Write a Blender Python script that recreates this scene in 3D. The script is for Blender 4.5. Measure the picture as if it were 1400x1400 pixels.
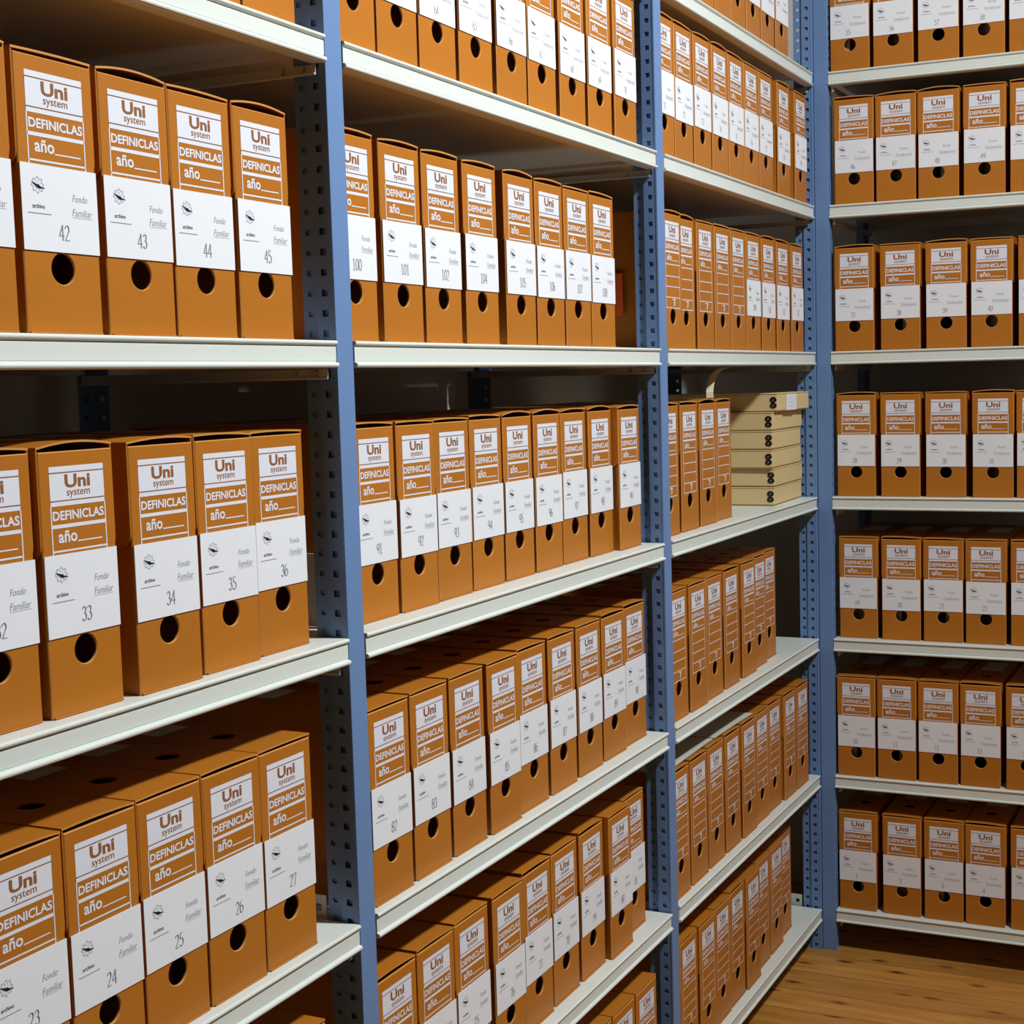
import bpy, bmesh, math, random
from mathutils import Vector, Matrix

PI = math.pi
scene = bpy.context.scene
C = scene.collection
for o in list(bpy.data.objects):
    bpy.data.objects.remove(o)

# ------------------------------------------------------------------ camera
cam = bpy.data.cameras.new('camera')
cam.sensor_width = 36.0
cam.lens = 51.814
cam.shift_x = -0.0861
cam.shift_y = 0.0006
cam.clip_start = 0.05
cam_ob = bpy.data.objects.new('camera', cam)
C.objects.link(cam_ob)
ROWS = ((0.407222, -0.913004, -0.024369), (-0.092337, -0.01461, -0.995621), (0.90865, 0.407689, -0.090253))
rx, dn, fw = [Vector(r) for r in ROWS]
m3 = Matrix((rx, -dn, -fw)).transposed()
cam_ob.matrix_world = Matrix.Translation((-1.57826, -1.04125, 1.52328)) @ m3.to_4x4()
scene.camera = cam_ob

# ------------------------------------------------------------------ light
world = bpy.data.worlds.new('world')
scene.world = world
world.use_nodes = True
bgn = world.node_tree.nodes['Background']
bgn.inputs[0].default_value = (0.9, 0.95, 1.0, 1)
bgn.inputs[1].default_value = 0.03

def area(name, loc, rot, sx, sy, power, col):
    L = bpy.data.lights.new(name, 'AREA')
    L.shape = 'RECTANGLE'; L.size = sx; L.size_y = sy
    L.energy = power; L.color = col
    o = bpy.data.objects.new(name, L)
    o.location = loc; o.rotation_euler = rot
    C.objects.link(o)
    return o
# the aisle's ceiling lamp
area('ceiling_lamp_light', (0.50, -1.85, 3.50), (math.radians(48), 0, math.radians(26)), 0.22, 0.22, 110, (0.93, 0.975, 1.0))

vs = scene.view_settings
scene.display_settings.display_device = 'sRGB'
vs.view_transform = 'Standard'
vs.look = 'None'
vs.gamma = 1.0
vs.exposure = 0.0
vs.use_curve_mapping = False

# ------------------------------------------------------------------ materials
def srgb(r, g, b):
    def f(c):
        c /= 255.0
        return c / 12.92 if c <= 0.04045 else ((c + 0.055) / 1.055) ** 2.4
    return (f(r), f(g), f(b), 1)

def mat(name, col, rough=0.5, spec=0.5, var=0.0, scale=8.0, bump=0.0, bscale=60.0, metal=0.0):
    m = bpy.data.materials.new(name)
    m.use_nodes = True
    nt = m.node_tree
    b = nt.nodes['Principled BSDF']
    b.inputs['Base Color'].default_value = col
    b.inputs['Roughness'].default_value = rough
    b.inputs['Metallic'].default_value = metal
    if 'Specular IOR Level' in b.inputs:
        b.inputs['Specular IOR Level'].default_value = spec
    tc = nt.nodes.new('ShaderNodeTexCoord')
    if var > 0:
        n = nt.nodes.new('ShaderNodeTexNoise')
        n.inputs['Scale'].default_value = scale
        n.inputs['Detail'].default_value = 4
        nt.links.new(tc.outputs['Object'], n.inputs['Vector'])
        oi = nt.nodes.new('ShaderNodeObjectInfo')
        ad = nt.nodes.new('ShaderNodeMath'); ad.operation = 'MULTIPLY_ADD'
        ad.inputs[1].default_value = 0.5
        nt.links.new(oi.outputs['Random'], ad.inputs[0])
        nt.links.new(n.outputs['Fac'], ad.inputs[2])
        mr = nt.nodes.new('ShaderNodeMapRange')
        mr.inputs['From Min'].default_value = 0.3
        mr.inputs['From Max'].default_value = 1.2
        mr.inputs['To Min'].default_value = 1 - var
        mr.inputs['To Max'].default_value = 1 + var
        nt.links.new(ad.outputs[0], mr.inputs['Value'])
        mx = nt.nodes.new('ShaderNodeVectorMath'); mx.operation = 'SCALE'
        mx.inputs[0].default_value = col[:3]
        nt.links.new(mr.outputs[0], mx.inputs['Scale'])
        nt.links.new(mx.outputs[0], b.inputs['Base Color'])
    if bump > 0:
        n2 = nt.nodes.new('ShaderNodeTexNoise')
        n2.inputs['Scale'].default_value = bscale
        nt.links.new(tc.outputs['Object'], n2.inputs['Vector'])
        bp = nt.nodes.new('ShaderNodeBump')
        bp.inputs['Strength'].default_value = bump
        bp.inputs['Distance'].default_value = 0.002
        nt.links.new(n2.outputs['Fac'], bp.inputs['Height'])
        nt.links.new(bp.outputs['Normal'], b.inputs['Normal'])
    return m

M_BOX = mat('tan_polypropylene', srgb(183, 112, 33), 0.42, 0.28, 0.07, 6, 0.08, 30)
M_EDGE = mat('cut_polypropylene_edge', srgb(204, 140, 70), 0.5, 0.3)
M_PRINT = mat('white_print', srgb(226, 228, 236), 0.5, 0.3)
M_BROWN = mat('brown_print', srgb(150, 94, 50), 0.5, 0.3)
M_PAPER = mat('label_paper', srgb(234, 236, 240), 0.75, 0.2, 0.02, 20)
M_GREY = mat('grey_ink', srgb(140, 142, 150), 0.7, 0.2)
M_FAINT = mat('faint_ink', srgb(190, 192, 198), 0.7, 0.2)
M_DARK = mat('dark_ink', srgb(40, 44, 70), 0.7, 0.2)
M_DOCS = mat('document_paper', srgb(214, 200, 176), 0.8, 0.2, 0.08, 40)
M_SHELF = mat('shelf_enamel', srgb(221, 226, 218), 0.38, 0.45, 0.02, 4)
M_BLUE = mat('blue_enamel', srgb(106, 138, 184), 0.42, 0.45, 0.04, 10)
M_BEAM = mat('beam_enamel', srgb(200, 202, 196), 0.45, 0.4, 0.02, 5)
M_BOLT = mat('zinc_bolt', srgb(200, 200, 195), 0.3, 0.5, metal=0.8)
M_CREAM = mat('cream_cardboard', srgb(221, 196, 142), 0.7, 0.25, 0.05, 12, 0.1, 80)
M_BLACK = mat('black_plastic', srgb(22, 21, 20), 0.4, 0.4)
M_BOARD = mat('grey_cardboard', srgb(196, 194, 182), 0.75, 0.2, 0.04, 10)
M_TAPE = mat('beige_paper_tape', srgb(232, 216, 180), 0.7, 0.2, 0.03, 20)
M_ORANGE = mat('orange_card', srgb(232, 96, 40), 0.6, 0.3, 0.03, 10)
M_WALL = mat('white_plaster', srgb(214, 210, 202), 0.9, 0.2, 0.03, 3, 0.15, 40)
M_WALL_D = mat('bounce_cut_brown', srgb(52, 43, 34), 0.9, 0.2, 0.03, 3, 0.15, 40)  # dark tone given to the unseen walls to cut bounced light
M_CEIL = mat('ceiling_plaster', srgb(112, 110, 106), 0.9, 0.2, 0.02, 3)  # unseen ceiling, darkened to lower the bounced light

def floor_mat():
    m = bpy.data.materials.new('pine_boards')
    m.use_nodes = True
    nt = m.node_tree; N = nt.nodes; Lk = nt.links
    b = N['Principled BSDF']
    b.inputs['Roughness'].default_value = 0.38
    tc = N.new('ShaderNodeTexCoord')
    sep = N.new('ShaderNodeSeparateXYZ'); Lk.new(tc.outputs['Object'], sep.inputs[0])
    dv = N.new('ShaderNodeMath'); dv.operation = 'DIVIDE'; dv.inputs[1].default_value = 0.115
    Lk.new(sep.outputs['X'], dv.inputs[0])
    fl = N.new('ShaderNodeMath'); fl.operation = 'FLOOR'; Lk.new(dv.outputs[0], fl.inputs[0])
    fr = N.new('ShaderNodeMath'); fr.operation = 'FRACT'; Lk.new(dv.outputs[0], fr.inputs[0])
    wn = N.new('ShaderNodeTexWhiteNoise'); wn.noise_dimensions = '1D'; Lk.new(fl.outputs[0], wn.inputs['W'])
    # grain, stretched along the boards
    off = N.new('ShaderNodeMath'); off.operation = 'MULTIPLY'; off.inputs[1].default_value = 37.0
    Lk.new(wn.outputs['Value'], off.inputs[0])
    ya = N.new('ShaderNodeMath'); ya.operation = 'ADD'
    Lk.new(sep.outputs['Y'], ya.inputs[0]); Lk.new(off.outputs[0], ya.inputs[1])
    cb = N.new('ShaderNodeCombineXYZ'); Lk.new(sep.outputs['X'], cb.inputs['X']); Lk.new(ya.outputs[0], cb.inputs['Y'])
    mp = N.new('ShaderNodeMapping'); mp.inputs['Scale'].default_value = (26, 2.2, 1)
    Lk.new(cb.outputs[0], mp.inputs['Vector'])
    ns = N.new('ShaderNodeTexNoise'); ns.inputs['Scale'].default_value = 1.6; ns.inputs['Detail'].default_value = 6
    ns.inputs['Distortion'].default_value = 0.6
    Lk.new(mp.outputs[0], ns.inputs['Vector'])
    rp = N.new('ShaderNodeValToRGB')
    rp.color_ramp.elements[0].position = 0.3; rp.color_ramp.elements[0].color = srgb(172, 112, 46)
    rp.color_ramp.elements[1].position = 0.72; rp.color_ramp.elements[1].color = srgb(204, 146, 70)
    Lk.new(ns.outputs['Fac'], rp.inputs['Fac'])
    # per-board tone
    mr = N.new('ShaderNodeMapRange'); mr.inputs['To Min'].default_value = 0.82; mr.inputs['To Max'].default_value = 1.1
    Lk.new(wn.outputs['Value'], mr.inputs['Value'])
    sc = N.new('ShaderNodeVectorMath'); sc.operation = 'SCALE'
    Lk.new(rp.outputs['Color'], sc.inputs[0]); Lk.new(mr.outputs[0], sc.inputs['Scale'])
    # knots
    mk = N.new('ShaderNodeMapping'); mk.inputs['Scale'].default_value = (21, 7.5, 1)
    Lk.new(cb.outputs[0], mk.inputs['Vector'])
    vo = N.new('ShaderNodeTexVoronoi'); vo.inputs['Scale'].default_value = 1.0; vo.inputs['Randomness'].default_value = 1.0
    Lk.new(mk.outputs[0], vo.inputs['Vector'])
    kr = N.new('ShaderNodeValToRGB')
    kr.color_ramp.elements[0].position = 0.05; kr.color_ramp.elements[0].color = (1, 1, 1, 1)
    kr.color_ramp.elements[1].position = 0.25; kr.color_ramp.elements[1].color = (0, 0, 0, 1)
    Lk.new(vo.outputs['Distance'], kr.inputs['Fac'])
    mx = N.new('ShaderNodeMix'); mx.data_type = 'RGBA'
    mx.inputs['B'].default_value = srgb(78, 38, 14)
    Lk.new(kr.outputs['Color'], mx.inputs['Factor']); Lk.new(sc.outputs[0], mx.inputs['A'])
    # seams between boards
    lt = N.new('ShaderNodeMath'); lt.operation = 'LESS_THAN'; lt.inputs[1].default_value = 0.018
    Lk.new(fr.outputs[0], lt.inputs[0])
    m2 = N.new('ShaderNodeMix'); m2.data_type = 'RGBA'; m2.inputs['B'].default_value = srgb(110, 66, 26)
    Lk.new(lt.outputs[0], m2.inputs['Factor']); Lk.new(mx.outputs['Result'], m2.inputs['A'])
    Lk.new(m2.outputs['Result'], b.inputs['Base Color'])
    return m
M_FLOOR = floor_mat()

# ------------------------------------------------------------------ helpers
def finish(name, bm, mats, parent=None, smooth=False):
    me = bpy.data.meshes.new(name)
    bm.normal_update()
    bm.to_mesh(me); bm.free()
    for m in (mats if isinstance(mats, (list, tuple)) else [mats]):
        me.materials.append(m)
    if smooth:
        for p in me.polygons: p.use_smooth = True
    return me

def link(name, me, parent=None, loc=(0, 0, 0), rot=(0, 0, 0)):
    o = bpy.data.objects.new(name, me)
    C.objects.link(o)
    if parent: o.parent = parent
    o.location = loc; o.rotation_euler = rot
    return o

def thing(name, label, cat, loc=(0, 0, 0), rot=(0, 0, 0), group=None, data=None):
    o = bpy.data.objects.new(name, data)
    C.objects.link(o)
    o.location = loc; o.rotation_euler = rot
    o['label'] = label; o['category'] = cat
    if group: o['group'] = group
    return o

def struct(name, me):
    o = bpy.data.objects.new(name, me)
    C.objects.link(o); o['kind'] = 'structure'
    o['label'] = {'floor': 'varnished knotty pine board floor'}.get(name, name.replace('_', ' ') + ' of plain plaster')
    return o

def box(bm, x0, x1, y0, y1, z0, z1, bev=0.0, mi=0):
    r = bmesh.ops.create_cube(bm, size=1.0)
    vs_ = r['verts']
    for v in vs_:
        v.co = Vector(((x0 + x1) / 2 + v.co.x * (x1 - x0), (y0 + y1) / 2 + v.co.y * (y1 - y0), (z0 + z1) / 2 + v.co.z * (z1 - z0)))
    fs = set(f for v in vs_ for f in v.link_faces)
    if bev > 0:
        es = list(set(e for v in vs_ for e in v.link_edges))
        rr = bmesh.ops.bevel(bm, geom=es, offset=bev, segments=2, profile=0.5, affect='EDGES', clamp_overlap=True)
        fs |= set(rr['faces'])
    for f in fs:
        if f.is_valid: f.material_index = mi

def quad(bm, x0, x1, z0, z1, y, mi):
    vs_ = [bm.verts.new(p) for p in ((x0, y, z0), (x1, y, z0), (x1, y, z1), (x0, y, z1))]
    f = bm.faces.new(vs_); f.material_index = mi
    return f

def poly(bm, pts, y, mi):
    f = bm.faces.new([bm.verts.new((px, y, pz)) for px, pz in pts]); f.material_index = mi
    if f.normal.y > 0: f.normal_flip()
    return f

_font_cache = {}
def text_tris(s, bold=0.0, shear=0.0):
    key = (s, bold, shear)
    if key in _font_cache: return _font_cache[key]
    cu = bpy.data.curves.new('t', 'FONT')
    cu.body = s; cu.size = 1.0; cu.resolution_u = 3; cu.offset = bold; cu.shear = shear
    ob = bpy.data.objects.new('t', cu)
    C.objects.link(ob)
    dg = bpy.context.evaluated_depsgraph_get()
    me = bpy.data.meshes.new_from_object(ob.evaluated_get(dg))
    vs_ = [(v.co.x, v.co.y) for v in me.vertices]
    fs = [tuple(p.vertices) for p in me.polygons]
    bpy.data.objects.remove(ob); bpy.data.curves.remove(cu); bpy.data.meshes.remove(me)
    x0 = min(v[0] for v in vs_); x1 = max(v[0] for v in vs_)
    y0 = min(v[1] for v in vs_); y1 = max(v[1] for v in vs_)
    vs_ = [((x - x0) / (x1 - x0), (y - y0) / (y1 - y0)) for x, y in vs_]
    _font_cache[key] = (vs_, fs)
    return _font_cache[key]

def text(bm, s, x0, x1, z0, z1, y, mi, bold=0.0, shear=0.0):
    vs_, fs = text_tris(s, bold, shear)
    bv = [bm.verts.new((x0 + (x1 - x0) * a, y, z0 + (z1 - z0) * b)) for a, b in vs_]
    for f in fs:
        try:
            ff = bm.faces.new([bv[i] for i in f]); ff.material_index = mi
        except ValueError:
            pass

def disc(bm, cx, cz, rx_, rz_, y, mi, n=20, ang=0.0):
    pts = []
    for i in range(n):
        t = 2 * PI * i / n
        a, b = rx_ * math.cos(t), rz_ * math.sin(t)
        pts.append((cx + a * math.cos(ang) - b * math.sin(ang), cz + a * math.sin(ang) + b * math.cos(ang)))
    poly(bm, pts, y, mi)

# serif-style digits drawn with a broad nib
def arc(cx, cy, rx_, ry_, a0, a1, n=12):
    return [(cx + rx_ * math.cos(math.radians(a0 + (a1 - a0) * i / n)), cy + ry_ * math.sin(math.radians(a0 + (a1 - a0) * i / n))) for i in range(n + 1)]
DIG = {
    '0': [arc(.27, .5, .23, .47, 90, 450, 24)],
    '1': [[(.12, .82), (.28, .97), (.28, .03)], [(.12, .02), (.44, .02)]],
    '2': [arc(.26, .74, .2, .23, 165, -35, 12) + [(.06, .04)], [(.06, .03), (.5, .03)]],
    '3': [arc(.25, .76, .18, .21, 160, -80, 12) , arc(.25, .29, .22, .26, 85, -150, 14)],
    '4': [[(.38, .02), (.38, .97), (.02, .3), (.54, .3)]],
    '5': [[(.46, .97), (.14, .97), (.11, .58)] + arc(.24, .31, .23, .29, 110, -145, 14)],
    '6': [[(.44, .96)] + arc(.27, .32, .22, .62, 110, 180, 8), arc(.27, .3, .22, .28, 0, 360, 20)],
    '7': [[(.05, .82), (.07, .96), (.48, .96), (.2, .02)]],
    '8': [arc(.27, .74, .18, .22, 0, 360, 18), arc(.27, .27, .22, .26, 0, 360, 18)],
    '9': [arc(.27, .68, .21, .28, 0, 360, 20), arc(.27, .66, .21, .62, 0, -75, 8)],
}
def stroke(bm, pts, fx, fz, y, mi, hgt):
    for (a, b) in zip(pts[:-1], pts[1:]):
        p = Vector((fx(a[0]), fz(a[1]))); q = Vector((fx(b[0]), fz(b[1])))
        dv = q - p
        if dv.length < 1e-7: continue
        th = math.atan2(dv.y, dv.x)
        w = hgt * (0.030 + 0.075 * abs(math.sin(th - math.radians(20)))) * 0.5
        n = Vector((-dv.y, dv.x)).normalized() * w
        e = dv.normalized() * w * 0.4
        poly(bm, [(p.x - e.x + n.x, p.y - e.y + n.y), (p.x - e.x - n.x, p.y - e.y - n.y), (q.x + e.x - n.x, q.y + e.y - n.y), (q.x + e.x + n.x, q.y + e.y + n.y)], y, mi)

def number(bm, s, cx, z0, h, y, mi, narrow=0.82):
    adv = 0.58 * h * narrow
    x = cx - adv * len(s) / 2
    for ch in s:
        for st in DIG[ch]:
            stroke(bm, st, lambda a, x=x: x + a * h * narrow, lambda b: z0 + b * h, y, mi, h)
        x += adv

# ------------------------------------------------------------------ room shell
def slab(name, x0, x1, y0, y1, z0, z1, m):
    bm = bmesh.new(); box(bm, x0, x1, y0, y1, z0, z1)
    return struct(name, finish(name, bm, m))
WX0, WX1, WY0, WY1, CH = -2.9, 2.60, -2.15, 0.50, 3.6
slab('floor', WX0, WX1, WY0, WY1, -0.05, 0.0, M_FLOOR)
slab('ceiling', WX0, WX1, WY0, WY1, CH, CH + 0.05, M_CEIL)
slab('wall_left', WX0, WX1, WY1, WY1 + 0.08, 0, CH, M_WALL)
slab('wall_far', WX1, WX1 + 0.08, WY0, WY1, 0, CH, M_WALL)
slab('wall_right', WX0, WX1, WY0 - 0.08, WY0, 0, CH, M_WALL_D)  # unseen side, set close and dark so less light bounces back
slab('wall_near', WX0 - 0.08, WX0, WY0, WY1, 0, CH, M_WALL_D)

# ------------------------------------------------------------------ shelving
ZS = [2.2771, 1.9471, 1.5785, 1.2066, 0.8365, 0.4739, 0.1121]
TH = 0.0335
DEPTH = 0.42
POST_H = 2.62
PITCH = 0.025

def strip(bm, x, t, y0, y1, n, square, hx, hz):
    """perforated metal strip in the plane x, n cells tall"""
    cy = (y0 + y1) / 2
    def ring(z):
        zc = z + PITCH / 2
        outer = [(y0, z), (cy, z), (y1, z), (y1, zc), (y1, z + PITCH), (cy, z + PITCH), (y0, z + PITCH), (y0, zc)]
        if square:
            inner = [(cy - hx, zc - hz), (cy, zc - hz), (cy + hx, zc - hz), (cy + hx, zc), (cy + hx, zc + hz), (cy, zc + hz), (cy - hx, zc + hz), (cy - hx, zc)]
        else:
            k = 0.7071
            inner = [(cy - hx * k, zc - hz * k), (cy, zc - hz), (cy + hx * k, zc - hz * k), (cy + hx, zc), (cy + hx * k, zc + hz * k), (cy, zc + hz), (cy - hx * k, zc + hz * k), (cy - hx, zc)]
        return outer, inner
    for i in range(n):
        o_, in_ = ring(i * PITCH)
        A = [bm.verts.new((x, a, b)) for a, b in o_]; B = [bm.verts.new((x, a, b)) for a, b in in_]
        A2 = [bm.verts.new((x + t, a, b)) for a, b in o_]; B2 = [bm.verts.new((x + t, a, b)) for a, b in in_]
        for j in range(8):
            k = (j + 1) % 8
            bm.faces.new((A[j], B[j], B[k], A[k]))
            bm.faces.new((A2[j], A2[k], B2[k], B2[j]))
            bm.faces.new((B[j], B2[j], B2[k], B[k]))
    for yy in (y0, y1):
        f = [bm.verts.new(p) for p in ((x, yy, 0), (x + t, yy, 0), (x + t, yy, n * PITCH), (x, yy, n * PITCH))]
        bm.faces.new(f)

def upright_mesh(mx=1, my=1, closed=False):
    bm = bmesh.new()
    H = POST_H
    n = int(H / PITCH)
    H = n * PITCH
    # plain front face with a folded edge
    box(bm, 0.0, 0.036, 0.0, 0.0022, 0, H, 0.0009)
    box(bm, 0.0, 0.0025, 0.0008, 0.0045, 0, H, 0.0009)
    strip(bm, 0.0006, 0.0018, 0.0035, 0.0262, n, True, 0.0043, 0.0043)
    box(bm, 0.0006, 0.0062, 0.0260, 0.0278, 0, H)
    box(bm, 0.0052, 0.0062, 0.0022, 0.0264, 0, H)
    if closed: box(bm, 0.0072, 0.0080, 0.0270, 0.0500, 0, H)
    strip(bm, 0.0046, 0.0016, 0.0275, 0.0500, n, False, 0.0042, 0.0042)
    bmesh.ops.recalc_face_normals(bm, faces=bm.faces[:])
    if mx < 0 or my < 0:
        for v in bm.verts:
            if mx < 0: v.co.x = 0.036 - v.co.x
            if my < 0: v.co.y = -v.co.y
        if mx * my < 0:
            bmesh.ops.reverse_faces(bm, faces=bm.faces[:])
    return finish('upright', bm, M_BLUE)

def shelf_mesh(x0, x1):
    """steel shelf: rolled top lip, flat face, rolled bottom lip, deck"""
    def front():
        p = [(0.018, -TH), (0.001, -TH)]
        for i in range(7):                       # bottom roll
            a = math.radians(-90 - 180 * i / 6)
            p.append((0.000 + 0.0042 * math.cos(a) , -TH + 0.0034 + 0.0034 * math.sin(a)))
        p += [(0.0012, -TH + 0.0074), (0.0002, -TH + 0.0086), (0.0002, -0.0082), (0.0016, -0.0070), (0.0014, -0.0060)]
        for i in range(7):                       # top roll
            a = math.radians(-90 - 180 * i / 6)
            p.append((0.000 + 0.0030 * math.cos(a), -0.0028 + 0.0028 * math.sin(a)))
        return p
    pr = front()
    prof = pr + [(DEPTH - y, z) for y, z in reversed(pr)] + [(DEPTH - 0.018, -0.013), (0.018, -0.013)]
    bm = bmesh.new()
    A = [bm.verts.new((x0, y, z)) for y, z in prof]
    B = [bm.verts.new((x1, y, z)) for y, z in prof]
    n = len(prof)
    for i in range(n):
        j = (i + 1) % n
        bm.faces.new((A[i], A[j], B[j], B[i]))
    bm.faces.new(A); bm.faces.new(list(reversed(B)))
    bmesh.ops.recalc_face_normals(bm, faces=bm.faces[:])
    bmesh.ops.triangulate(bm, faces=[f for f in bm.faces if len(f.verts) > 4])
    return finish('shelf', bm, M_SHELF)

def beam_mesh():
    bm = bmesh.new()
    box(bm, 0.0075, 0.0095, 0.012, DEPTH - 0.012, -0.0455, -TH - 0.001, 0.0006)
    box(bm, 0.0045, 0.0090, 0.012, DEPTH - 0.012, -0.0475, -0.0445, 0.0008)
    for yy in (0.03, 0.06):
        r = bmesh.ops.create_cone(bm, cap_ends=True, segments=10, radius1=0.004, radius2=0.0034, depth=0.005,
                                  matrix=Matrix.Translation((0.0045, yy, -0.0395)) @ Matrix.Rotation(PI / 2, 4, 'Y'))
        for v in r['verts']:
            for f in v.link_faces: f.material_index = 1
    return finish('cross_beam', bm, [M_BEAM, M_BOLT])

def rail_mesh():
    """side stop rail standing above the shelf deck, with square holes"""
    bm = bmesh.new()
    n = 13
    for i in range(n):
        y0 = 0.055 + i * 0.024
        zb, zt = -0.012, 0.029
        zc = 0.012
        cy = y0 + 0.012
        h = 0.0048
        for (a, b, c_, d_) in ((y0, y0 + 0.024, zb, zc - h), (y0, y0 + 0.024, zc + h, zt), (y0, cy - h, zc - h, zc + h), (cy + h, y0 + 0.024, zc - h, zc + h)):
            box(bm, 0.0095, 0.0112, a, b, c_, d_)
    return finish('side_rail', bm, M_BEAM)

U_FL, U_RL, U_FC = upright_mesh(1, 1), upright_mesh(1, -1), upright_mesh(1, 1, True)
U_FR, U_RR = upright_mesh(-1, 1), upright_mesh(-1, -1)
BEAM, RAIL = beam_mesh(), rail_mesh()

rack = thing('shelving_unit', 'long blue and off-white steel shelving along the left wall, three bays of shelves', 'shelving')
PX = [-1.1195, -0.0392, 1.0398, 2.1125]
for px in PX:
    link('upright', U_FC if -0.5 < px < 1.5 else U_FL, rack, (px, 0, 0))
    link('upright', U_RL, rack, (px, DEPTH, 0))
for (a, b) in ((-1.081, -0.0408), (0.0, 1.0368), (1.0798, 2.1085)):
    sm = shelf_mesh(a, b)
    for z in ZS: link('shelf', sm, rack, (0, 0, z))
for px in PX:
    for z in ZS: link('cross_beam', BEAM, rack, (px - 0.0115, 0, z))
link('side_rail', RAIL, rack, (PX[1] - 0.0035, 0, ZS[4]))
link('side_rail', RAIL, rack, (PX[3] - 0.0035, 0, ZS[6]))

rack2 = thing('shelving_unit', 'blue and off-white steel shelving across the far end, right of the corner post', 'shelving', (2.1188, 0.0, 0), (0, 0, -PI / 2))
for lx in (0.0015, 1.0805):
    link('upright', U_FR, rack2, (lx, 0, 0))
    link('upright', U_RR, rack2, (lx, DEPTH, 0))
sm2 = shelf_mesh(0.0388, 1.0790)
for z in ZS: link('shelf', sm2, rack2, (0, 0.0012, z))
for lx in (0.040, 1.0700):
    for z in ZS: link('cross_beam', BEAM, rack2, (lx, 0, z))

# ------------------------------------------------------------------ archive boxes
W, HB, DB = 0.1012, 0.2590, 0.365
HOLE_Z, HOLE_R = 0.062, 0.0150
RP = random.Random(5)

def print_front(bm, full):
    PW = 0.0365
    y1, y2 = -0.00025, -0.0005
    f = lambda k: k * HB
    zt, zb = f(.944), f(.795)
    quad(bm, -PW, PW, zb, zt, y1, 1)
    quad(bm, -PW, PW, zt - 0.0066, zt - 0.0056, y2, 2)
    quad(bm, -PW, PW, zb + 0.0046, zb + 0.0056, y2, 2)
    text(bm, 'Uni', -0.0165, 0.0175, f(.8615), f(.9125), y2, 2, 0.03)
    text(bm, 'system', -0.0145, 0.0165, f(.822), f(.8545), y2, 2, 0.0)
    # name band
    text(bm, 'DEFINICLAS', -0.0345, 0.0345, f(.741), f(.777), y1, 1, 0.028)
    quad(bm, -PW, PW, f(.712), f(.726), y1, 1)
    text(bm, 'a\u00f1o', -0.0285, -0.0035, f(.656), f(.702), y1, 1, 0.022)
    quad(bm, -0.003, 0.0305, f(.654), f(.659), y1, 1)
    quad(bm, -PW, PW, f(.622), f(.629), y1, 1)
    low = .30 if full else .60
    for sx in (-1, 1):
        quad(bm, sx * PW - 0.0007, sx * PW + 0.0007, f(low), zb, y1, 1)
    if full:
        for k in (.535, .458, .378, .30):
            quad(bm, -PW, PW, f(k), f(k) + 0.0016, y1, 1)
        quad(bm, -0.004, 0.013, f(.364), f(.371), y1, 1)
        poly(bm, [(0.004, f(.318)), (0.008, f(.318)), (0.011, f(.366)), (0.006, f(.366))], y1, 1)

def body_mesh(full):
    bm = bmesh.new()
    hw = W / 2 - 0.0012
    t = 0.0026
    ch = 0.0010
    n = 28
    # front panel with chamfered edges and a round finger hole
    def loop(x, z0, z1, y): return [bm.verts.new(p) for p in ((-x, y, z0), (x, y, z0), (x, y, z1), (-x, y, z1))]
    def circ(r, y): return [bm.verts.new((r * math.cos(2 * PI * i / n), y, HOLE_Z + r * math.sin(2 * PI * i / n))) for i in range(n)]
    Lf = loop(hw - ch, ch, HB - ch, 0.0); Lm = loop(hw, 0, HB, ch); Lb = loop(hw, 0, HB, t)
    Cf = circ(HOLE_R + 0.0008, 0.0); Cm = circ(HOLE_R, 0.0008); Cb = circ(HOLE_R, t)
    def bridge(A, B, mi=0):
        k = len(A)
        for i in range(k):
            bm.faces.new((A[i], A[(i + 1) % k], B[(i + 1) % k], B[i])).material_index = mi
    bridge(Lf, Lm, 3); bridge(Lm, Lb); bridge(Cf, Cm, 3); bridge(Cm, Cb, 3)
    def face_with_hole(Lp, Cp):
        es = []
        for R_ in (Lp, Cp):
            for i in range(len(R_)):
                a, b = R_[i], R_[(i + 1) % len(R_)]
                es.append(bm.edges.get((a, b)) or bm.edges.new((a, b)))
        bmesh.ops.triangle_fill(bm, use_beauty=True, edges=es)
    face_with_hole(Lf, Cf); face_with_hole(Lb, Cb)
    # sides, back and bottom
    iw = W / 2 - 0.0032
    box(bm, -iw, -iw + 0.002, t, DB, 0.0012, HB - 0.002, 0.0004)
    box(bm, iw - 0.002, iw, t, DB, 0.0012, HB - 0.002, 0.0004)
    box(bm, -iw, iw, DB - 0.002, DB, 0.0012, HB - 0.002, 0.0004)
    box(bm, -iw, iw, t * 0.5, DB, 0.0, 0.0022, 0.0004)
    # bottom flap showing as a thin fold under the front
    box(bm, -hw + 0.002, hw - 0.002, -0.0022, 0.004, 0.0, 0.0016, 0.0005)
    bmesh.ops.recalc_face_normals(bm, faces=bm.faces[:])
    print_front(bm, full)
    return finish('body', bm, [M_BOX, M_PRINT, M_BROWN, M_EDGE])

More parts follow.
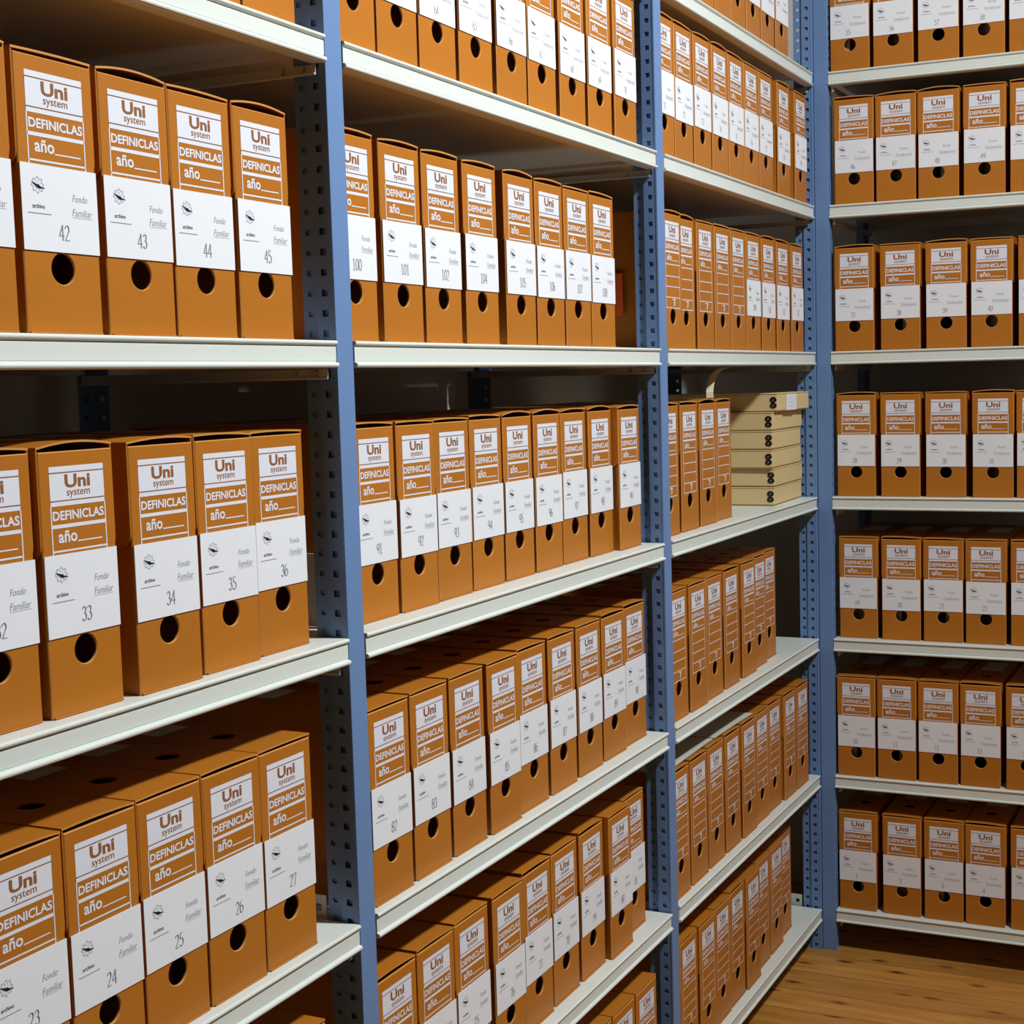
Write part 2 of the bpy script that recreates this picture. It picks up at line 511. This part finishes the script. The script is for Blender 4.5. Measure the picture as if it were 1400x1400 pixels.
def lid_mesh(arch, lift, tilt):
    """hinged lid: arched top sheet with a round finger hole, two side flaps"""
    bm = bmesh.new()
    hw = W / 2 + 0.0002
    t = 0.0022
    xs = [-hw, -0.040, -0.028, -0.0148, -0.0128, -0.0095, -0.005, 0.0, 0.005, 0.0095, 0.0128, 0.0148, 0.028, 0.040, hw]
    nx = len(xs) - 1
    ztop = HB + 0.0026
    def zat(u, y):
        fall = max(0.0, 1 - y / 0.25)
        return ztop + (arch * (1 - (2 * u - 1) ** 2) + lift + tilt * (u - .5)) * fall
    ys = [0.0006, 0.03, 0.06, 0.072, 0.080, 0.090, 0.100, 0.110, 0.15, 0.25, DB + 0.002]
    slot_y, slot_h, slot_w = 0.090, 0.0148, 0.0148
    top = {}; bot = {}
    for i in range(nx + 1):
        x = xs[i]
        u = (x + hw) / (2 * hw)
        for j, y in enumerate(ys):
            yy = y
            if 4 <= j <= 6 and abs(x) <= slot_w:   # open the round hole
                k = math.sqrt(max(0.0, 1 - (x / slot_w) ** 2))
                yy = slot_y + (j - 5) * max(0.0002, slot_h * k)
            z = zat(u, yy)
            top[i, j] = bm.verts.new((x, yy, z + t)); bot[i, j] = bm.verts.new((x, yy, z))
    nj = len(ys)
    def hole(i, j):
        xc = (xs[i] + xs[i + 1]) / 2
        return j in (4, 5) and abs(xc) < slot_w
    for i in range(nx):
        for j in range(nj - 1):
            if hole(i, j): continue
            bm.faces.new((top[i, j], top[i + 1, j], top[i + 1, j + 1], top[i, j + 1]))
            bm.faces.new((bot[i, j], bot[i, j + 1], bot[i + 1, j + 1], bot[i + 1, j]))
    cnt = {}
    for i in range(nx):
        for j in range(nj - 1):
            if hole(i, j): continue
            cs = ((i, j), (i + 1, j), (i + 1, j + 1), (i, j + 1))
            for a in range(4):
                k = frozenset((cs[a], cs[(a + 1) % 4])); cnt.setdefault(k, []).append((cs[a], cs[(a + 1) % 4]))
    for k, v in cnt.items():
        if len(v) == 1:
            a, b = v[0]
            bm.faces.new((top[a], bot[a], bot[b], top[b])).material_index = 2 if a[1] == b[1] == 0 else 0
    # side flaps, rounded lower front corner
    fl = 0.105
    for sx in (-1, 1):
        z1 = HB + 0.0030 + lift + sx * tilt * 0.5
        z0 = HB - fl
        r = 0.014
        pts = [(0.0012, z1), (0.0012, z0 + r)]
        for q in range(1, 6):
            a = PI + (PI / 2) * q / 5
            pts.append((0.0012 + r + r * math.cos(a), z0 + r + r * math.sin(a)))
        pts += [(DB - 0.03, z0), (DB, z0 + 0.03), (DB, HB + 0.003)]
        xo = sx * hw; xi = sx * (hw - 0.0018)
        A = [bm.verts.new((xo, y, z)) for y, z in pts]; B = [bm.verts.new((xi, y, z)) for y, z in pts]
        k = len(pts)
        bm.faces.new(A); bm.faces.new(list(reversed(B)))
        for i in range(k):
            bm.faces.new((A[i], B[i], B[(i + 1) % k], A[(i + 1) % k]))
    bmesh.ops.recalc_face_normals(bm, faces=bm.faces[:])
    # embossed plate further back on the lid
    up = [-0.028, -0.014, 0.0, 0.014, 0.028]
    for a, b in zip(up[:-1], up[1:]):
        for c_, e in ((0.165, 0.205), (0.205, 0.25), (0.25, 0.285)):
            vv = [bm.verts.new((x, y, zat((x + hw) / (2 * hw), y) + t + 0.0005)) for x, y in ((a, c_), (b, c_), (b, e), (a, e))]
            bm.faces.new(vv).material_index = 1
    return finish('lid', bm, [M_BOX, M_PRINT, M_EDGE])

def docs_mesh(x0, x1, y0, h, seed):
    bm = bmesh.new()
    rr = random.Random(seed)
    x = x0
    while x < x1 - 0.004:
        w = rr.uniform(0.004, 0.012)
        x2 = min(x1, x + w)
        box(bm, x, x2 - 0.0004, y0 + rr.uniform(0, 0.012), DB - 0.02, 0.0024, h - rr.uniform(0, 0.02))
        x = x2
    return finish('document_stack', bm, M_DOCS)

BODY = {False: body_mesh(False), True: body_mesh(True)}
LIDS = [lid_mesh(0.0008, 0.0, 0.0), lid_mesh(0.0048, 0.0005, 0.001), lid_mesh(0.0018, 0.0012, -0.002), lid_mesh(0.0030, 0.0006, 0.002), lid_mesh(0.0014, 0.0002, -0.001)]
DOCS = [docs_mesh(-0.046, 0.046, 0.050, 0.22, 1), docs_mesh(-0.046, -0.004, 0.016, 0.22, 2),
        docs_mesh(-0.046, 0.012, 0.030, 0.21, 3), docs_mesh(-0.046, 0.046, 0.010, 0.215, 4), docs_mesh(0.000, 0.046, 0.022, 0.2, 5)]

def label_mesh(num, style, bold_paper=1.0):
    bm = bmesh.new()
    hw = 0.0490 if style == 'familiar' else 0.0485
    z0, z1 = 0.0770, 0.1575
    Wd, Hd = 2 * hw, z1 - z0
    yb = -0.0014
    box(bm, -hw, hw, yb, -0.0006, z0, z1)
    yi = yb - 0.0002
    X = lambda k: -hw + Wd * k
    Z = lambda k: z1 - Hd * k
    # logo: a dark feather mark inside a ring of faint petals
    lx, lz = (X(.21), Z(.24)) if style == 'familiar' else (X(.19), Z(.27))
    s = 0.0085
    for q in range(8):
        a = PI / 8 + q * PI / 4
        for off in (-.28, .28):
            b = a + off
            c_ = (lx + s * .82 * math.cos(b), lz + s * .82 * math.sin(b))
            disc(bm, c_[0], c_[1], s * .22, s * .07, yi, 4, 8, b + PI / 2 * (0.6 if off > 0 else 1.4))
        disc(bm, lx + s * .5 * math.cos(a), lz + s * .5 * math.sin(a), s * .24, s * .05, yi, 4, 8, a)
    poly(bm, [(lx - s * 1.0, lz + s * .35), (lx - s * .1, lz - s * .32), (lx + s * .45, lz - s * .42), (lx + s * .25, lz + s * .02), (lx - s * .3, lz + s * .12)], yi - .0001, 3)
    poly(bm, [(lx - s * .1, lz - s * .02), (lx + s * 1.0, lz - s * .28), (lx + s * 1.0, lz - s * .38), (lx, lz - s * .3)], yi - .0001, 3)
    # small caption with rule under it
    cz = Z(.51) if style == 'familiar' else Z(.49)
    text(bm, 'archivo', X(.13), X(.29), cz, cz + 0.0042, yi, 3, 0.01)
    quad(bm, X(.07), X(.37), cz - 0.0052, cz - 0.0044, yi, 2)
    if style == 'familiar':
        text(bm, 'Fondo', X(.66), X(.86), Z(.385), Z(.385) + 0.0066, yi, 2, -0.008, 0.25)
        text(bm, 'Familiar', X(.65), X(.92), Z(.555), Z(.555) + 0.0070, yi, 2, -0.008, 0.25)
        quad(bm, X(.65), X(.92), Z(.575), Z(.575) + 0.0006, yi, 4)
        if num: number(bm, num, X(.53), Z(.86), 0.0150, yi, 2)
    else:
        text(bm, 'Fondo', X(.61), X(.81), Z(.43), Z(.43) + 0.0062, yi, 2, -0.008, 0.2)
        text(bm, 'Fundacional', X(.52), X(.92), Z(.615), Z(.615) + 0.0066, yi, 2, -0.008, 0.2)
        quad(bm, X(.52), X(.93), Z(.635), Z(.635) + 0.0005, yi, 4)
        if num: number(bm, num, X(.47), Z(.90), 0.0128, yi, 2)
    return finish('paper_label', bm, [M_PAPER, M_PAPER, M_GREY, M_DARK, M_FAINT])
BLANK = {}

def archive_box(x, y, z, rz, label, group, num=None, style=None, lid=None, docs=None, roll=0.0):
    t = thing('archive_box', label, 'box', (x, y, z + 0.0006), (0, 0, rz), group)
    full = style is None
    link('body', BODY[full], t)
    link('lid', LIDS[RP.choice((0, 0, 4, 4, 2)) if lid is None else lid], t)
    dk = RP.choice([None, 0, 0, 1, 2, 4]) if docs is None else docs
    if dk is not None and dk >= 0: link('document_stack', DOCS[dk], t)
    if style:
        if num is None:
            if style not in BLANK: BLANK[style] = label_mesh(None, style)
            me = BLANK[style]
        else:
            me = label_mesh(str(num), style)
        lb = link('paper_label', me, t, (RP.uniform(-.0006, .0006), 0, RP.uniform(-.0015, .0015)))
        lb['label'] = 'white paper label with grey lettering'
    return t

ORD = ['top', 'second', 'third', 'fourth', 'fifth', 'sixth', 'seventh']
NTH = ['first', 'second', 'third', 'fourth', 'fifth', 'sixth', 'seventh', 'eighth', 'ninth']
BAY = {'near': 'the near left bay', 'mid': 'the middle bay', 'far': 'the corner bay', 'right': 'the right-hand rack'}

def box_row(bay, zi, row, entries, nums, style, lids=None):
    """entries: (x, y) of each box's front centre; nums: printed number or None, per box"""
    grp = 'archive boxes in the %s row of %s' % (row, BAY[bay])
    for i, (x, y) in enumerate(entries):
        n = nums[i]
        st = style if not isinstance(style, (list, tuple)) else style[i]
        place = '%s from left, %s row of %s' % (NTH[i], row, BAY[bay])
        if bay == 'right' and i == 4:
            lab = 'tan archive box cut off at the right edge, %s row of the right-hand rack' % row
        elif bay == 'near' and i == 0 and zi == 2:
            lab = 'tan archive box cut off at the left edge, second row of the near left bay'
        elif st is None:
            lab = 'unlabelled tan archive box with printed lines, ' + place
        elif (bay, row) in (('near', 'top'), ('near', 'bottom'), ('mid', 'bottom'), ('far', 'top')) or n in (62, 63, 73, 74):
            lab = 'tan archive box partly in view, ' + place
        elif n is None or bay == 'far':
            lab = 'tan archive box with white label, ' + place
        else:
            lab = 'tan archive box labelled %s, %s' % (n, place)
        rz = RP.uniform(-.003, .003)
        ld = lids[i] if lids else (RP.choice((0, 1, 2, 3, 4)) if zi < 4 else None)
        if bay == 'right':
            archive_box(2.1188 + y, -x, ZS[zi], -PI / 2 + rz, lab, grp, n, st, ld)
        else:
            archive_box(x, y, ZS[zi], rz, lab, grp, n, st, ld)

FA, FU = 'familiar', 'fundacional'
# near bay of the left shelving
box_row('near', 1, 'top', [(-.236, .010), (-.130, .012)], [None, None], FA)
box_row('near', 2, 'second', [(-.587, .012), (-.478, .012), (-.369, .012), (-.266, .012), (-.159, .012)], [41, 42, 43, 44, 45], FA)
box_row('near', 3, 'third', [(-.573, .026), (-.467, .021), (-.349, .016), (-.238, .022), (-.130, .029)], [32, 33, 34, 35, 36], FA, [2, 1, 3, 2, 4])
box_row('near', 4, 'fourth', [(-.575, .012), (-.470, .013), (-.366, .014), (-.263, .014), (-.1600, .015)], [23, 24, 25, 26, 27], FA)
box_row('near', 5, 'bottom', [(-.262, .014), (-.158, .011)], [None, None], FA)
# middle bay
box_row('mid', 1, 'top', [(.045, .012), (.150, .012), (.256, .012), (.366, .012), (.480, .012), (.585, .012), (.700, .012), (.812, .012), (.925, .012)], list(range(62, 71)), FU)
box_row('mid', 2, 'second', [(.027, .012), (.142, .012), (.250, .012), (.364, .012), (.490, .012), (.596, .012), (.702, .012), (.806, .012)], [100, 101, 102, 104, 105, 106, 107, 108], FA)
box_row('mid', 3, 'third', [(.097, .040), (.202, .038), (.310, .042), (.418, .044), (.526, .045), (.634, .045), (.740, .046), (.848, .044), (.953, .032)], list(range(91, 100)), FA)
box_row('mid', 4, 'fourth', [(.066, .013), (.175, .015), (.284, .016), (.394, .014), (.506, .021), (.617, .021), (.733, .024), (.845, .026), (.958, .032)], list(range(82, 91)), FA)
box_row('mid', 5, 'fifth', [(.060, .012), (.170, .015), (.279, .018), (.392, .016), (.504, .022), (.614, .025), (.725, .025), (.832, .016), (.938, .034)], list(range(73, 82)), FA)
box_row('mid', 6, 'bottom', [(.712, .010), (.816, .009), (.921, .008)], [None, None, None], FA)
# bay beside the corner
box_row('far', 0, 'top', [(1.255, .010), (1.360, .010), (1.466, .010), (1.571, .012), (1.677, .012), (1.784, .012), (1.895, .012)], [None] * 7, FU)
box_row('far', 1, 'second', [(1.103, .006), (1.207, .006), (1.312, .005), (1.417, .004), (1.522, .004), (1.627, .004), (1.733, .004), (1.873, .004), (2.014, .004)], list(range(71, 80)), FU)
box_row('far', 2, 'third', [(1.128, .006), (1.233, .018), (1.337, .014), (1.441, .013), (1.546, .013), (1.652, .013), (1.765, .013), (1.880, .013), (2.000, .013)], [None] * 5 + [109, 110, 111, 112], [None] * 5 + [FA] * 4)
box_row('far', 3, 'fourth', [(1.154, .030), (1.272, .032), (1.392, .035), (1.513, .042)], [None] * 4, None)
box_row('far', 4, 'fifth', [(1.149, .017), (1.258, .015), (1.372, .020), (1.490, .022), (1.616, .023), (1.722, .032), (1.826, .041)], [None] * 7, None)
box_row('far', 5, 'sixth', [(1.138, .015), (1.248, .016), (1.360, .018), (1.470, .018), (1.580, .016), (1.688, .020), (1.793, .022), (1.903, .016), (2.009, .015)], [None] * 9, None, [2, 2, 4, 2, 2, 4, 2, 2, 2])
box_row('far', 6, 'bottom', [(1.175, .018), (1.280, .014), (1.385, .018), (1.490, .020), (1.594, .016), (1.704, .028), (1.812, .028), (1.916, .038)], [None] * 8, None)
# right-hand rack (x measured along the rack from the corner post)
def right(zi, row, lefts, y, first):
    box_row('right', zi, row, [(l + .0518, y) for l in lefts], list(range(first, first + 5)), FU)
right(0, 'top', (.040, .149, .260, .369, .478), .012, 55)
right(1, 'second', (.048, .154, .259, .370, .481), .012, 46)
right(2, 'third', (.046, .163, .277, .387, .501), .012, 37)
right(3, 'fourth', (.044, .158, .272, .388, .495), .026, 28)
right(4, 'fifth', (.046, .157, .264, .370, .481), .030, 19)
right(5, 'sixth', (.041, .147, .253, .359, .472), .014, 10)
right(6, 'bottom', (.041, .157, .265, .370, .483), .020, 1)

# ------------------------------------------------------------------ cream flat boxes
CW, CD, CHH = 0.262, 0.335, 0.0452
def cream_body():
    bm = bmesh.new()
    # tray and slightly overhanging lid sheet
    box(bm, 0.004, CW - 0.004, 0.004, CD - 0.004, 0.0, 0.004, 0.0008)
    box(bm, 0, CW, 0, CD, 0.0026, CHH - 0.0035, 0.0012)
    box(bm, -0.001, CW + 0.001, -0.001, CD + 0.001, CHH - 0.0030, CHH - 0.0004, 0.0008)
    # side tuck flap at the right end
    box(bm, CW - 0.004, CW + 0.0022, 0.012, CD - 0.012, 0.004, CHH * 0.72, 0.0008)
    return finish('body', bm, M_CREAM)
def cream_button():
    """round black clasp with a pale eyelet"""
    bm = bmesh.new()
    n, m = 20, 8
    R, r = 0.0056, 0.0032
    ring = []
    for i in range(n):
        a = 2 * PI * i / n
        ring.append([bm.verts.new((-0.0012 - r * 0.5 * math.sin(2 * PI * j / m), (R + (r * math.cos(2 * PI * j / m))) * math.cos(a), 0.78 * (R + r * math.cos(2 * PI * j / m)) * math.sin(a))) for j in range(m)])
    for i in range(n):
        for j in range(m):
            bm.faces.new((ring[i][j], ring[(i + 1) % n][j], ring[(i + 1) % n][(j + 1) % m], ring[i][(j + 1) % m]))
    bmesh.ops.recalc_face_normals(bm, faces=bm.faces[:])
    return finish('clasp_ring', bm, M_BLACK, smooth=True)
CB, CBT = cream_body(), cream_button()
POS = ['lowest', 'second from bottom', 'third from bottom', 'fourth from bottom', 'fifth from bottom', 'topmost']
offs = [(1.838, .029, .033), (1.841, .028, .030), (1.830, .030, .020), (1.830, .029, .028), (1.833, .030, .012), (1.842, .020, -.012)]
for i, (x, y, a) in enumerate(offs):
    t = thing('flat_storage_box', 'flat cream cardboard box, %s in the stack of six by the corner post' % POS[i], 'box', (x, y, ZS[3] + 0.0006 + i * (CHH + 0.0002)), (0, 0, a), 'stack of flat cream boxes')
    link('body', CB, t)
    for k in (0, 1):
        c_ = link('clasp_ring', CBT, t, (0.0006, 0.0092, 0.0155 + k * 0.0137))
    if i == 5:
        bm = bmesh.new()
        box(bm, 0.070, 0.150, -0.0022, -0.0008, 0.002, CHH - 0.004)
        for k in range(3):
            quad(bm, 0.085, 0.130 - 0.008 * k, 0.012 + 0.009 * k, 0.0128 + 0.009 * k, -0.0025, 1)
        lb = link('paper_label', finish('paper_label', bm, [M_PAPER, M_FAINT]), t)
        lb['label'] = 'white paper label on the cream box end'

# ------------------------------------------------------------------ loose pieces
# grey boards lying on the archive boxes
def board_mesh(w, dp, bow):
    bm = bmesh.new()
    n = 8
    T, Bt = [], []
    for i in range(n + 1):
        u = i / n
        z = bow * (1 - (2 * u - 1) ** 2)
        T.append((bm.verts.new((w * u, 0, z + 0.002)), bm.verts.new((w * u, dp, z + 0.002))))
        Bt.append((bm.verts.new((w * u, 0, z)), bm.verts.new((w * u, dp, z))))
    for i in range(n):
        bm.faces.new((T[i][0], T[i + 1][0], T[i + 1][1], T[i][1]))
        bm.faces.new((Bt[i][0], Bt[i][1], Bt[i + 1][1], Bt[i + 1][0]))
        bm.faces.new((Bt[i][0], Bt[i + 1][0], T[i + 1][0], T[i][0]))
        bm.faces.new((Bt[i][1], T[i][1], T[i + 1][1], Bt[i + 1][1]))
    bm.faces.new((Bt[0][0], T[0][0], T[0][1], Bt[0][1]))
    bm.faces.new((Bt[n][0], Bt[n][1], T[n][1], T[n][0]))
    bmesh.ops.recalc_face_normals(bm, faces=bm.faces[:])
    return finish('cardboard_sheet', bm, M_BOARD)
zb = ZS[5] + 0.2695
thing('cardboard_sheet', 'pale grey cardboard sheet, left one of two lying on the sixth-row boxes by the corner', 'cardboard',
      (1.072, .020, zb), (0, 0, 0.02), 'grey cardboard sheets', board_mesh(.292, .27, .001))
thing('cardboard_sheet', 'pale grey cardboard sheet, right one of two lying on the sixth-row boxes by the corner', 'cardboard',
      (1.372, .025, zb), (0, 0, -0.02), 'grey cardboard sheets', board_mesh(.248, .27, .001))
# pale sheet standing beside box 91 in the middle bay
bm = bmesh.new(); box(bm, 0, 0.0016, 0, .28, 0, .097, .0004)
thing('cardboard_sheet', 'pale grey-green cardboard sheet standing on edge behind the blue post right of box 36', 'cardboard',
      (.022, .030, ZS[3] + 0.0005), (0, 0, 0), None, finish('cardboard_sheet', bm, M_BOARD))
# orange card tucked against the first box of the corner bay
bm = bmesh.new(); box(bm, -0.0012, 0, 0, .060, 0, .082, .0003)
thing('index_card', 'bright orange card standing at the box side, right of the box labelled 108', 'card',
      (1.0700, .087, ZS[2] + .0655), (0, 0, 0), None, finish('index_card', bm, M_ORANGE))
# curled beige tape under the shelf
def tape_mesh():
    bm = bmesh.new()
    P = [(0.000, 0.0), (0.003, .012), (0.012, .026), (0.027, .039), (0.050, .050), (0.080, .058), (0.115, .0625), (0.15, .064)]
    w, t = 0.016, 0.0006
    rows = []
    for i, (x, z) in enumerate(P):
        a = P[max(0, i - 1)]; b = P[min(len(P) - 1, i + 1)]
        tx, tz = b[0] - a[0], b[1] - a[1]
        l = math.hypot(tx, tz); nx, nz = -tz / l * t, tx / l * t
        k = i / (len(P) - 1)
        yb = .012 * k
        rows.append([bm.verts.new(p) for p in ((x, yb, z), (x, yb + w, z), (x + nx, yb + w, z + nz), (x + nx, yb, z + nz))])
    for A, B in zip(rows[:-1], rows[1:]):
        for j in range(4):
            bm.faces.new((A[j], A[(j + 1) % 4], B[(j + 1) % 4], B[j]))
    bm.faces.new(rows[0]); bm.faces.new(list(reversed(rows[-1])))
    bmesh.ops.recalc_face_normals(bm, faces=bm.faces[:])
    return finish('paper_tape', bm, M_TAPE, smooth=False)
thing('paper_tape', 'curled strip of beige paper tape rising from the box tops beside the cream boxes', 'tape',
      (1.408, .026, ZS[3] + .2705), (0, 0, 0), None, tape_mesh())
